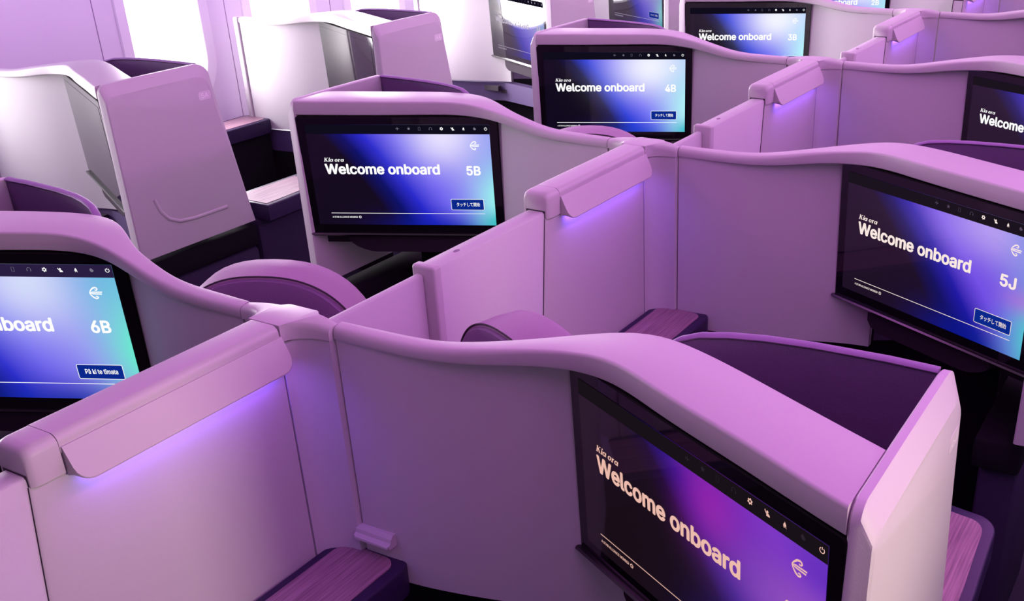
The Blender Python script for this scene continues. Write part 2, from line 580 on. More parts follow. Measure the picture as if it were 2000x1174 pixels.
# ------------------------------------------------------------------ text and screen graphics (drawn in display coordinates, metres, x right, y up)
import os
def bundled_font():
    # Blender's own interface font; the built-in one serves if it is missing
    for kind in ('LOCAL', 'SYSTEM'):
        p = os.path.join(bpy.utils.resource_path(kind) or '', 'datafiles', 'fonts', 'Inter.woff2')
        try:
            if os.path.exists(p):
                return bpy.data.fonts.load(p)
        except Exception:
            pass
    return None
FONT = bundled_font()

def text_mesh(body, size, bold, key=None):
    def make():
        c = bpy.data.curves.new('txt', 'FONT')
        if FONT and max(map(ord, body)) < 0x3000: c.font = FONT
        c.body = body
        c.size = size
        c.offset = bold
        c.resolution_u = 3
        o = bpy.data.objects.new('txt', c)
        COL.objects.link(o)
        bpy.context.view_layer.update()
        dg = bpy.context.evaluated_depsgraph_get()
        me = bpy.data.meshes.new_from_object(o.evaluated_get(dg))
        v = [tuple(p.co) for p in me.vertices]; f = [tuple(p.vertices) for p in me.polygons]
        bpy.data.objects.remove(o); bpy.data.curves.remove(c); bpy.data.meshes.remove(me)
        return v, f
    return cached(('txt', body, size, bold), make)

def fit_text(body, x0, x1, ybase, height_ref, bold, box_h):
    """text scaled so that it spans x0..x1 and its tallest glyph reaches box_h above ybase"""
    v, f = text_mesh(body, 1.0, 0.0)
    if bold > 0:      # heavier weight: the same outline laid several times, a little apart
        sh = [(0, 0)] + [(bold * math.cos(math.pi * k / 4), .8 * bold * math.sin(math.pi * k / 4)) for k in range(8)]
        v, f = join(*[([(x + p, y + q, z) for x, y, z in v], f) for p, q in sh])
    a = np.array(v)
    mnx, mxx = a[:, 0].min(), a[:, 0].max()
    mxy = a[:, 1].max()
    sx = (x1 - x0) / (mxx - mnx); sy = box_h / mxy
    return [(x0 + (p[0] - mnx) * sx, ybase + p[1] * sy, 0) for p in v], f

def stroke(pts, w, closed=False):
    P = [np.array(p, float) for p in pts]; n = len(P); V = []; F = []
    ww = w if hasattr(w, '__len__') else [w] * n
    for i in range(n):
        a = P[i - 1] if (i > 0 or closed) else P[i]
        b = P[(i + 1) % n] if (i < n - 1 or closed) else P[i]
        t = (b - a) / (np.linalg.norm(b - a) + 1e-9); nn = np.array([-t[1], t[0]]) * ww[i] / 2
        V += [(P[i][0] + nn[0], P[i][1] + nn[1], 0), (P[i][0] - nn[0], P[i][1] - nn[1], 0)]
    for i in range(n if closed else n - 1):
        j = (i + 1) % n
        F.append((2 * i, 2 * i + 1, 2 * j + 1, 2 * j))
    return V, F
def arc(cx, cy, rx, ry, a0, a1, n=20):
    return [(cx + rx * math.cos(math.radians(a0 + (a1 - a0) * k / n)), cy + ry * math.sin(math.radians(a0 + (a1 - a0) * k / n))) for k in range(n + 1)]
def poly(pts):
    return [(x, y, 0) for x, y in pts], [tuple(range(len(pts)))]
def place(vf, x, y, s=1.0, shear=0.0):
    return [(x + (p[0] + shear * p[1]) * s, y + p[1] * s, 0) for p in vf[0]], vf[1]

def dx(u): return (u - .5) * SW
def dy(v): return (.5 - v) * SH

def kia_ora():
    """slanted slab-serif greeting, unit x-height 1"""
    st, thin, sf = .30, .13, .12
    def stem(x, h): return [stroke([(x, 0), (x, h)], st), stroke([(x - .27, .06), (x + .27, .06)], sf), stroke([(x - .27, h - .06), (x + .12, h - .06)], sf)]
    def ring(cx): return [stroke(arc(cx, .5, .34, .44, 0, 360, 24)[:-1], [.14 + .15 * abs(math.cos(2 * math.pi * k / 24)) for k in range(24)], True)]
    g = []
    g += stem(.2, 1.5) + [stroke([(.3, .66), (.85, 1.44)], thin), stroke([(.48, .9), (.98, .06)], st), stroke([(.7, 1.44), (1.1, 1.44)], sf), stroke([(.8, .06), (1.22, .06)], sf)]
    g += stem(1.58, 1.0) + [poly(arc(1.6, 1.36, .18, .18, 0, 360, 14)[:-1])]
    def a_(x): return ring(x) + [stroke([(x + .4, 1.0), (x + .4, .12), (x + .58, .06)], [st, st, sf])]
    g += a_(2.3)
    g += ring(3.9)
    g += stem(4.75, 1.0) + [stroke([(4.8, .6), (5.0, .9), (5.2, .9)], [.14, .16, .26])]
    g += a_(5.85)
    V, F = join(*g)
    return [(x + .2 * y, y, 0) for x, y, z in V], F
def koru():
    g = []
    # two spirals springing from one point on the left, two bars running right
    up = [(-.50, .02), (-.32, .26), (-.12, .44), (.08, .50), (.20, .46), (.25, .36), (.19, .27), (.08, .25), (.02, .31)]
    lo = [(-.50, -.02), (-.36, -.24), (-.18, -.42), (0, -.50), (.13, -.47), (.18, -.39), (.13, -.31), (.04, -.29), (-.01, -.34)]
    g.append(stroke(up, [.05, .11, .13, .13, .12, .11, .10, .09, .06]))
    g.append(stroke(lo, [.05, .11, .13, .13, .12, .11, .10, .09, .06]))
    g.append(stroke([(-.50, .02), (-.2, .075), (.62, .085)], [.05, .10, .10]))
    g.append(stroke([(-.50, -.02), (-.2, -.075), (.56, -.095)], [.05, .10, .10]))
    return join(*g)
def gear(r=1.0):
    pts = []
    for k in range(48):
        a = 2 * math.pi * k / 48
        rr = 1.0 if (k % 8) in (1, 2, 3, 4) else .74
        pts.append((rr * r * math.cos(a), rr * r * math.sin(a)))
    ins = [(.36 * r * math.cos(2 * math.pi * k / 48), .36 * r * math.sin(2 * math.pi * k / 48)) for k in range(48)]
    V = [(x, y, 0) for x, y in pts + ins]
    return V, [(k, (k + 1) % 48, 48 + (k + 1) % 48, 48 + k) for k in range(48)]
def star(n=5, ri=.45):
    return poly([((1 if k % 2 == 0 else ri) * math.sin(math.pi * k / n), (1 if k % 2 == 0 else ri) * math.cos(math.pi * k / n)) for k in range(2 * n)])
def icons():
    z = {}
    z['airplane_icon'] = join(poly([(-1, .12), (.7, .12), (1, 0), (.7, -.12), (-1, -.12)]), poly([(-.1, .0), (.25, 0), (-.2, .9), (-.4, .9)]), poly([(-.1, 0), (-.4, -.9), (-.2, -.9), (.25, 0)]), poly([(-1, 0), (-.75, 0), (-.9, .4), (-1.05, .4)]), poly([(-1, 0), (-1.05, -.4), (-.9, -.4), (-.75, 0)]))
    z['star_icon'] = star()
    z['phone_icon'] = stroke([(-.55, -.9), (.55, -.9), (.55, .9), (-.55, .9)], .14, True)
    z['headphone_icon'] = join(stroke(arc(0, -.05, .8, .85, 0, 180), .16), stroke([(-.75, .0), (-.75, -.75)], .3), stroke([(.75, .0), (.75, -.75)], .3))
    z['gear_icon'] = gear()
    z['attendant_icon'] = join(poly([(x + .05, y + .35) for x, y in arc(0, 0, .38, .42, 0, 360, 16)[:-1]]), poly([(-.35, -.95), (1.0, -.95), (.85, -.35), (.45, -.1), (-.1, -.1), (-.3, -.45)]), stroke([(-.25, -.3), (-.75, .35), (-.85, .8)], .3))
    z['light_icon'] = join(poly([(-.55, -.45), (.55, -.45), (.42, .25), (.18, .55), (0, .95), (-.18, .55), (-.42, .25)]), stroke([(-.25, -.5), (-.4, -.9)], .16), stroke([(.25, -.5), (.6, -.9)], .16), stroke([(0, -.5), (0, -.8)], .16))
    z['moon_icon'] = poly(arc(0, 0, .8, .8, 100, 350, 20) + list(reversed(arc(.32, .3, .72, .72, 130, 320, 16))))
    z['power_icon'] = join(stroke(arc(0, -.05, .78, .78, 125, 415, 24), .26), stroke([(0, .15), (0, .95)], .26))
    return z
ICONS = icons()
ICON_U = [('airplane_icon', .506, 0), ('star_icon', .566, 0), ('phone_icon', .623, 0), ('headphone_icon', .684, 0), ('gear_icon', .743, 1), ('attendant_icon', .803, 1), ('light_icon', .862, 1), ('moon_icon', .922, 0), ('power_icon', .981, 1)]

def to_screen(vf, d, mirror):
    """flat drawing -> on the monitor; on the left-centre side the monitor is mirrored but its writing is not"""
    out = []
    for x, y, z in vf[0]:
        if mirror:
            p = np.array([SX, SY, SZ]) + RT * (-x) + UPV * y + NRM * d
            out.append((-p[0], p[1], p[2]))
        else:
            p = np.array([SX, SY, SZ]) + RT * x + UPV * y + NRM * d
            out.append(tuple(p))
    return out, vf[1]

def screen_part(name, key, vf, d, m, mirror):
    def make():
        v, f = to_screen(vf() if callable(vf) else vf, d, mirror)
        me = bpy.data.meshes.new(name)
        me.from_pydata(v, [], f)
        bm = bmesh.new(); bm.from_mesh(me)
        for face in bm.faces:
            face.normal_update()
            nn = Vector((-NRM[0] if mirror else NRM[0], NRM[1], NRM[2]))
            if face.normal.dot(nn) < 0:
                face.normal_flip()
        bm.to_mesh(me); bm.free()
        me.materials.append(m)
        return me
    return cached((name, key, mirror, m.name), make)

def display_mesh(mirror, m, name):
    v, f = to_screen(([(dx(0), dy(1), 0), (dx(1), dy(1), 0), (dx(1), dy(0), 0), (dx(0), dy(0), 0)], [(0, 1, 2, 3)]), 0.0006, mirror)
    me = bpy.data.meshes.new('display')
    me.from_pydata(v, [], [f[0]])
    uvl = me.uv_layers.new(name='UVMap')
    for li, uv in zip(range(4), ((0, 1), (1, 1), (1, 0), (0, 0))):
        uvl.data[li].uv = uv
    me.materials.append(m)
    return me

def bezel_mesh(mirror):
    u0, u1, v0, v1 = -.047, 1.048, -.077, 1.118
    w, h = (u1 - u0) * SW, (v1 - v0) * SH
    cx, cy = dx((u0 + u1) / 2), dy((v0 + v1) / 2)
    rings = []
    for d, ins in ((-.02, 0), (-.002, 0), (0, .002)):
        rings.append([tuple(np.array([SX, SY, SZ]) + RT * x + UPV * y + NRM * d) for x, y in rrect(w - 2 * ins, h - 2 * ins, .008, 4, cx, cy)])
    V, F = loft(rings)
    me = mesh_from('bezel', V, F, GLASS, 30, mirror)
    me.materials.append(mat('matte_black_edge', (0.006, 0.005, 0.006), 0.85, spec=0.1))
    nn = Vector((-NRM[0] if mirror else NRM[0], NRM[1], NRM[2]))
    for p in me.polygons:
        if p.normal.dot(nn) < 0.9:
            p.material_index = 1
    return me
def foot_mesh(mirror):
    # lip along the lower edge of the monitor
    rings = []
    for u in (-.054, 1.05):
        rings.append([scr(u, v, d) for v, d in ((1.085, -.004), (1.085, .007), (1.098, .010), (1.118, .004), (1.126, -.02), (1.10, -.02))])
    V, F = loft(rings)
    return mesh_from('lower_lip', V, F, mat('gloss_black_trim', (0.01, 0.008, 0.01), 0.18), 30, mirror)

def button_fill():
    return place(poly(rrect(.181 * SW, .109 * SH, .003, 3)), dx(.8483), dy(.787))
def button_edge():
    o = rrect(.181 * SW, .109 * SH, .003, 3, dx(.8483), dy(.787))
    return stroke(o, .0013, True)

def monitor(loc, side, code, label, look, white, dimc, button=None, seat_text=True, dark=False):
    mir = side == 'B'
    sg = -1 if mir else 1
    base = (sg * SX, SY, SZ - .16)
    r = root('seat_monitor', label, 'monitor', loc, base, 'seat monitors')
    link('bezel', cached(('bezel', mir), lambda: bezel_mesh(mir)), r, base)
    link('lower_lip', cached(('lip', mir), lambda: foot_mesh(mir)), r, base)
    dm = display_mat('display_' + code, look)
    dobj = link('display', display_mesh(mir, dm, code), r, base)
    if dark:
        return r
    def sub(name, key, vf, d, m):
        o = bpy.data.objects.new(name, screen_part(name, key, vf, d, m, mir))
        COL.objects.link(o)
        o.parent = dobj
        return o
    bar = emit('status_bar_' + code, look.get('bar', srgb(15, 12, 27)))
    sub('status_bar', code, poly([(dx(0), dy(.0895)), (dx(1), dy(.0895)), (dx(1), dy(0)), (dx(0), dy(0))]), .0008, bar)
    for nm, u, on in ICON_U:
        sub(nm, code, lambda nm=nm, u=u: place(ICONS[nm], dx(u), dy(.037), .0049), .0011, white if on else dimc)
    sub('airline_logo', code, lambda: place(koru(), dx(.912), dy(.199), .0235), .0011, white)
    def greet():
        v, f = kia_ora()
        a = np.array(v); sx = .112 * SW / (a[:, 0].max() - a[:, 0].min()); sy = .0385 * SH / 1.52
        return [(dx(.079) + p[0] * sx, dy(.3605) + p[1] * sy, 0) for p in v], f
    sub('greeting_text', code, greet, .0011, white)
    sub('welcome_text', code, lambda: fit_text('Welcome onboard', dx(.0775), dx(.7126), dy(.4805), 1, .030, .0985 * SH), .0011, white)
    if seat_text:
        sub('seat_number_text', code, lambda: fit_text(code, dx(.858), dx(.936), dy(.4875), 1, .030, .0895 * SH), .0011, white)
    if button:
        sub('button_panel', code, button_fill, .0010, emit('button_blue', srgb(10, 40, 140)))
        sub('button_border', code, button_edge, .0012, white)
        sub('button_text', code, lambda: fit_text(button, dx(.787), dx(.917), dy(.802), 1, .016 if button[0] == 'P' else .010, .037 * SH), .0012, white)
    sub('progress_line', code, lambda: stroke([(dx(.076), dy(.882)), (dx(.9414), dy(.880))], .0014), .0011, white)
    def alliance():
        return fit_text('A STAR ALLIANCE MEMBER', dx(.079), dx(.222), dy(.931), 1, .010, .017 * SH)
    sub('alliance_text', code, alliance, .0011, white)
    def badge():
        g = [stroke(arc(0, 0, .8, .8, 0, 360, 20)[:-1], .22, True)]
        for k in range(5):
            a = math.pi / 2 + 2 * math.pi * k / 5
            g.append(poly([(.75 * math.cos(a - .35), .75 * math.sin(a - .35)), (1.05 * math.cos(a), 1.05 * math.sin(a)), (.75 * math.cos(a + .35), .75 * math.sin(a + .35)), (.3 * math.cos(a), .3 * math.sin(a))]))
        return place(join(*g), dx(.236), dy(.922), .0042)
    sub('alliance_badge', code, badge, .0011, white)
    return r

# ------------------------------------------------------------------ suite shells
def suite(loc, side, code, label, plate=True):
    mir = side == 'B'
    sg = -1 if mir else 1
    base = (sg * 0.55, 0.62, 0.0)
    r = root('suite_shell', label, 'seat partition', loc, base, 'suite shells')
    P = lambda nm, fn: link(nm, cached((nm, mir), lambda: fn(mir)), r, base)
    P('wall_panel', wall_mesh)
    P('top_rail', rail_mesh)
    P('monitor_housing', housing_mesh)
    ep = P('end_panel', panel_mesh)
    P('privacy_wing', wing_mesh)
    w = r.children[-1] if False else None
    P('piping', piping_mesh)
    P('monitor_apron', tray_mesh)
    P('kick_panel', kick_mesh)
    P('shade_filler', shade_filler_mesh)
    P('footwell_light_block', footwell_mesh)
    # seat number on the aisle face
    pl = bpy.data.objects.new('number_plate', cached(('plate', mir), lambda: plate_mesh(mir)))
    COL.objects.link(pl); pl.parent = ep
    def num():
        v, f = fit_text(code, 0.779, 0.807, 1.1330, 1, 0, .0145)
        if mir:
            me = mesh_from('seat_number', [(-PX1 - .0007, .793 * 2 - y, z) for y, z, _ in v], f, mat('plate_ink', (0.95, 0.90, 0.93), 0.4), 0)
        else:
            me = mesh_from('seat_number', [(PX1 + .0007, y, z) for y, z, _ in v], f, mat('plate_ink', (0.95, 0.90, 0.93), 0.4), 0)
        return me
    nb = bpy.data.objects.new('seat_number', num()); COL.objects.link(nb); nb.parent = ep
    rg = bpy.data.objects.new('grip_ridge', cached(('ridge', mir), lambda: ridge_mesh(mir)))
    COL.objects.link(rg); rg.parent = ep
    if side == 'A':
        P('edge_trim', trim_mesh)
        P('stowage_ledge', ledge_mesh)
        P('stowage_slot', slot_mesh)
    return r

# ------------------------------------------------------------------ spine between the two centre columns
def cap_profile(hw, z0, z1, r=.013):
    out = [(-hw, z0)]
    for a in range(0, 91, 18):
        t = math.radians(a); out.append((-hw + r * (1 - math.cos(t)), z1 - r + r * math.sin(t)))
    for a in range(90, -1, -18):
        t = math.radians(a); out.append((hw - r * (1 - math.cos(t)), z1 - r + r * math.sin(t)))
    out.append((hw, z0))
    return out
def divider_mesh():
    def outline(z):
        yf = .110 - (1.15 - z) * .11 if z < 1.1407 else .13
        o = [(-.029, .5535), (-.029, yf + .03)]
        for k in range(1, 7):
            t = math.radians(15 * k); o.append((-.029 + .0035 * (1 - math.cos(t)), yf + .03 * (1 - math.sin(t))))
        o += [(-x, y) for x, y in reversed(o)]
        return [(x, y, z) for x, y in o]
    V, F = loft([outline(.02), outline(.6), outline(1.1405), outline(1.141), outline(1.172)])
    return mesh_from('divider_panel', V, F, SHELL, 30)
def cap_mesh():
    V, F = loft([[(x, y, z) for x, z in cap_profile(.034, 1.170, 1.1975)] for y in (.1585, .5535)])
    return mesh_from('cap_rail', V, F, RAIL, 40)
def endcap_mesh():
    rings = []
    for y, s in ((.1575, 0), (.129, 0), (.119, .0015), (.113, .005), (.110, .010)):
        rings.append([(x * (1 - s * 6 * 0) - math.copysign(s, x) * .6, y, z - s * (.9 if z > 1.18 else 0)) for x, z in cap_profile(.0345, 1.140, 1.1975, .015)])
    V, F = loft(rings)
    return mesh_from('end_cap', V, F, RAIL, 40)
def endslot_mesh():
    def strip(x0, x1):
        return loft([[(x, .110 - (1.15 - z) * .11 + dy_, z) for x, dy_ in ((x0, -.0008), (x1, -.0008), (x1, .004), (x0, .004))] for z in (.16, 1.140)])
    V, F = join(box(-.0235, .0255, .1092, .1200, 1.1405, 1.1575), strip(.0233, .0254), strip(-.0254, -.0213))
    return mesh_from('slide_slot', V, F, SEAM, 30)
def light_mesh():
    top_in, top, lip, lip2, bot, bin_ = [np.array(p) for p in ((.0325, 1.1790), (.0360, 1.1785), (.0600, 1.1290), (.0596, 1.1268), (.0570, 1.1262), (.0335, 1.1335))]
    y0, y1, R = .1600, .5560, .024
    rings = []
    for s_ in [0, .0015, .004, .008, .013, .018, .024]:
        rings.append((y0 + s_, R - math.sqrt(max(0, R * R - (R - s_) ** 2))))
    for s_ in [.024, .018, .013, .008, .004, .0015, 0]:
        rings.append((y1 - s_, R - math.sqrt(max(0, R * R - (R - s_) ** 2))))
    d = (top - lip) / np.linalg.norm(top - lip)
    out = []
    for y, e in rings:
        up = d * e
        k = e / R
        pts = [top_in, top, lip + up, lip2 + up, bot + up * .9, bin_ + np.array([0.0, .0])]
        pts[5] = bin_
        out.append([(float(p[0]), y, float(p[1])) for p in pts])
    V, F = loft(out)
    return mesh_from('reading_light', V, F, RAIL, 25)
def strip_mesh():
    # thin diffuser set into the underside of the housing, shining down on the divider
    pts = [(.0365, 1.1322), (.0475, 1.1288)]
    V = [(x, y, z) for y in (.184, .534) for x, z in pts]
    return mesh_from('light_strip', V, [(0, 1, 3, 2)], emit('violet_led', (0.26, 0.10, 1.0, 1), LED), 0)
def junction_outline(g=0.0):
    o = []
    a = []
    for k in range(9):       # concave fillet on the right
        t = math.radians(90 * k / 8)
        a.append((.034 - g + .066 * (1 - math.cos(t)) ** 1.0, .5565 + (.0402 + g) * math.sin(t)))
    o += a
    o += [(.1, .6210 - g), (.0555, .6240 - g), (.046, .6335 - g), (-.016, .6335 - g), (-.0255, .6240 - g), (-.1, .6210 - g)]
    o += [(-x, y) for x, y in reversed(a)]
    # remove doubles
    out = []
    for p in o:
        if not out or abs(p[0] - out[-1][0]) + abs(p[1] - out[-1][1]) > 1e-4:
            out.append(p)
    return out
def junction_mesh():
    fil = []
    for k in range(13):
        t = math.radians(90 * k / 12)
        fil.append((.034 + .0655 * (1 - math.cos(t)), .5565 + .0402 * math.sin(t)))
    secs = []
    for k in range(12, -1, -1):
        w = k / 12
        secs.append(((-fil[k][0], fil[k][1]), (-.0275 - .072 * w, .6235 - .0025 * w), w))
    secs += [((-.034, .5565), (-.0262, .6237), 0), ((-.033, .5565), (-.017, .6325), 0), ((-.03, .5565), (-.0145, .6335), 0), ((.0, .5565), (.014, .6335), 0),
             ((.03, .5565), (.0445, .6335), 0), ((.033, .5565), (.047, .6325), 0), ((.034, .5565), (.0562, .6237), 0)]
    for k in range(13):
        w = k / 12
        secs.append(((fil[k][0], fil[k][1]), (.0575 + .042 * w, .6235 - .0025 * w), w))
    rings = []
    for F_, B_, w in secs:
        d = np.array(B_) - np.array(F_); L = np.linalg.norm(d); n = d / L
        P = lambda q, z: (F_[0] + n[0] * q, F_[1] + n[1] * q, z)
        edge = min(1, w * 4)
        r = .0015 + .0095 * edge
        zf = 1.1972 - .0082 * w ** 1.5
        zb = zf + .0006
        ring = [P(0, 1.1675)]
        for a_ in (0, 22, 45, 68, 90):
            t = math.radians(a_); ring.append(P(r * (1 - math.cos(t)), zf - r + r * math.sin(t)))
        for a_ in (90, 45, 0):
            t = math.radians(a_); ring.append(P(L - .003 + .003 * math.cos(t), zb - .003 + .003 * math.sin(t)))
        ring.append(P(L, 1.1675))
        rings.append(ring)
    V, F = loft(rings)
    return mesh_from('junction_cap', V, F, RAIL, 40)
def post_mesh():
    o = [p for p in junction_outline(.003)]
    V, F = prism_z([(x * .985, y) for x, y in o], .02, 1.1670)
    return mesh_from('corner_post', V, F, SHELL, 30)
def spine(oy, label):
    base = (0, .38, 0)
    r = root('center_divider', label, 'divider', (0, oy), base, 'center dividers')
    P = lambda nm, fn: link(nm, cached(nm, fn), r, base)
    P('divider_panel', divider_mesh); P('cap_rail', cap_mesh); P('end_cap', endcap_mesh); P('slide_slot', endslot_mesh)
    lt = P('reading_light', light_mesh)
    s = bpy.data.objects.new('light_strip', cached('light_strip', strip_mesh)); COL.objects.link(s); s.parent = lt
    P('junction_cap', junction_mesh); P('corner_post', post_mesh)
    return r

def leaf_mesh(x0, x1, y0, y1, z1):
    V, F = loft([[(x, y, z) for x, z in [(x0, .16)] + [(p, q) for p, q in [(x0, z1 - .004), (x0 + .004, z1), (x1 - .004, z1), (x1, z1 - .004)]] + [(x1, .16)]] for y in (y0, y1)])
    return V, F
def slide_front():
    V, F = leaf_mesh(-.0215, .0235, -.262, .1120, 1.1550)
    V = [(x, y - (1.1550 - z) * .11 if y > 0 else y, z) for x, y, z in V]
    return mesh_from('panel_leaf', V, F, SHELL, 50)
def slide_front_end():
    o = []
    V, F = prism_z(rrect(.056, .024, .006, 4, -.001, -.268), .10, 1.1575, .006)
    return mesh_from('end_block', V, F, RAIL, 40)
def slide_hole():
    V, F = loft([[(.001 + .005 * math.cos(2 * math.pi * k / 14), -.175 + .009 * math.sin(2 * math.pi * k / 14), z) for k in range(14)] for z in (1.153, 1.1556)])
    return mesh_from('lock_hole', V, F, mat('lock_recess', (0.2, 0.12, 0.2), 0.6), 40)
def slide_back():
    V, F = leaf_mesh(-.0185, -.001, -.605, -.281, 1.1405)
    return mesh_from('panel_leaf', V, F, SHELL, 50)
def slides(oy, l1, l2):
    base = (0, -.07, .1)
    r = root('sliding_panel', l1, 'privacy panel', (0, oy), base, 'front sliding leaves')
    link('panel_leaf', cached('sf', slide_front), r, base); link('end_block', cached('sfe', slide_front_end), r, base); link('lock_hole', cached('sh', slide_hole), r, base)
    base2 = (-.01, -.44, .1)
    r2 = root('sliding_panel', l2, 'privacy panel', (0, oy), base2, 'rear sliding leaves')
    link('panel_leaf', cached('sb', slide_back), r2, base2)

# ------------------------------------------------------------------ consoles, tables, seats
def console_mesh_parts():
    def rim():
        o = rrect(.168, .60, .045, 7, .1145, .322)
        V, F = prism_z(o, .690, .750, .006)
        return mesh_from('console_rim', V, F, CONSOLE_RIM, 40)
    def top():
        o = rrect(.126, .55, .030, 7, .1135, .322)
        V, F = prism_z(o, .745, .7515)
        return mesh_from('wood_top', V, F, WOOD, 40)
    def body():
        V, F = box(.034, .185, .03, .60, .02, .689, .01)
        return mesh_from('console_body', V, F, DARK, 40)
    def mark():
        g = [stroke([(-.007 + k * .006, -.004), (-.004 + k * .006, .004)], .0022) for k in range(3)]
        v, f = join(*g)
        return mesh_from('charging_mark', [(.10 + x, .375 + y, .7519) for x, y, _ in v], f, SEAM, 0)
    return dict(console_rim=rim, wood_top=top, console_body=body, charging_mark=mark)
def console(loc, side, label, rim_only=False):
    base = (.11, .32, 0)
    r = root('side_console', label, 'console', loc, base, 'side consoles')
    for nm, fn in console_mesh_parts().items():
        link(nm, cached(nm, fn), r, base)
    return r
def aisle_table(loc, label):
    base = (.98, 1.0, 0)
    r = root('aisle_table', label, 'side table', loc, base, 'aisle tables')
    ol = [(.88, .95), (1.088, .95), (1.086, 1.03), (1.078, 1.17)]
    ol += [(1.030 + .046 * math.cos(math.radians(a)), 1.215 + .06 * math.sin(math.radians(a))) for a in range(0, 91, 15)]
    ol += [(.88, 1.30)]
    inn = [(.90, .965), (1.066, .965), (1.064, 1.03), (1.056, 1.165)]
    inn += [(1.020 + .034 * math.cos(math.radians(a)), 1.205 + .045 * math.sin(math.radians(a))) for a in range(0, 91, 15)]
    inn += [(.90, 1.27)]
    def rim():
        V, F = prism_z(ol, .665, .722, .005); return mesh_from('table_rim', V, F, CONSOLE_RIM, 40)
    def top():
        V, F = prism_z(inn, .715, .7235); return mesh_from('wood_top', V, F, WOOD, 40)
    def leg():
        V, F = box(.95, 1.038, .935, 1.255, 0, .664, .02); return mesh_from('table_pedestal', V, F, CLADDING, 40)
    link('table_rim', cached('trim', rim), r, base); link('wood_top', cached('ttop', top), r, base); link('table_pedestal', cached('tleg', leg), r, base)
    return r

SA = np.array([.4327, .9015]); SR = np.array([.9015, -.4327])   # seat axis / right hand of the right-centre seats
SCX, SCY = .335, .905       # middle of the headrest's front face
def seat_pt(w, a, z, mir):
    p = np.array([SCX, SCY]) + SR * w + SA * a
    return (-p[0] if mir else p[0], p[1], z)
def arch(hw, z0, zt, n=26, e=2.4):
    out = [(-hw, z0)]
    for k in range(n + 1):
        t = math.pi - math.pi * k / n
        c, s = math.cos(t), math.sin(t)
        out.append((hw * math.copysign(abs(c) ** (2 / e), c), z0 + .38 + (zt - z0 - .38) * abs(s) ** (2 / e)))
    out.append((hw, z0))
    return out
def head_mesh(mir):
    rings = []
    for a, i in ((-.105, .004), (-.103, .0), (-.06, -.004), (-.02, -.004), (-.006, .002), (0, .012), (.004, .03)):
        rings.append([seat_pt(w * (.2 - i) / .2, a, z - (i if z > .9 else 0), mir) for w, z in arch(.2, .55, 1.135)])
    V, F = loft(rings)
    return mesh_from('headrest', V, F, LEATHER, 45)
def headback_mesh(mir):
    rings = []
    for a, i in ((-.117, .05), (-.116, .02), (-.1125, .008), (-.106, .0055)):
        rings.append([seat_pt(w * (.2 - i) / .2, a, z - (i if z > .9 else 0), mir) for w, z in arch(.2, .55, 1.135)])
    V, F = loft(rings)
    return mesh_from('backrest_cover', V, F, LEATHER_BACK, 45)
def seam_mesh(mir):
    pts = [seat_pt(w, -.105, z, mir) for w, z in arch(.2, .55, 1.1345, 40)[1:-1]]
    V, F = tube(pts, .0016, 6)
    return mesh_from('stitched_seam', V, F, SEAM, 60)
def cushion_mesh(mir):
    rings = []
    for z, i in ((.36, 0), (.44, 0), (.47, .01), (.48, .03)):
        rings.append([seat_pt(w, a, z, mir) for w, a in rrect(.40 - 2 * i, .50 - 2 * i, .05, 5, 0, .26)])
    V, F = loft(rings)
    return mesh_from('seat_cushion', V, F, DARK, 40)
def seatbase_mesh(mir):
    V, F = loft([[seat_pt(w, a, z, mir) for w, a in rrect(.36, .52, .03, 4, 0, .18)] for z in (0, .36)])
    return mesh_from('seat_base', V, F, DARK, 40)
def lowerback_mesh(mir):
    V, F = loft([[seat_pt(w, a, z, mir) for w, a in rrect(.38, .085, .03, 4, 0, -.052)] for z in (.36, .55)])
    return mesh_from('lower_backrest', V, F, DARK, 40)
def seat(oy, side, label):
    mir = side == 'B'
    b = seat_pt(0, .15, 0, mir)
    r = root('passenger_seat', label, 'seat', (0, oy), b, 'passenger seats')
    for nm, fn in (('headrest', head_mesh), ('backrest_cover', headback_mesh), ('stitched_seam', seam_mesh), ('seat_cushion', cushion_mesh), ('seat_base', seatbase_mesh), ('lower_backrest', lowerback_mesh)):
        link(nm, cached((nm, mir), lambda: fn(mir)), r, b)
    return r

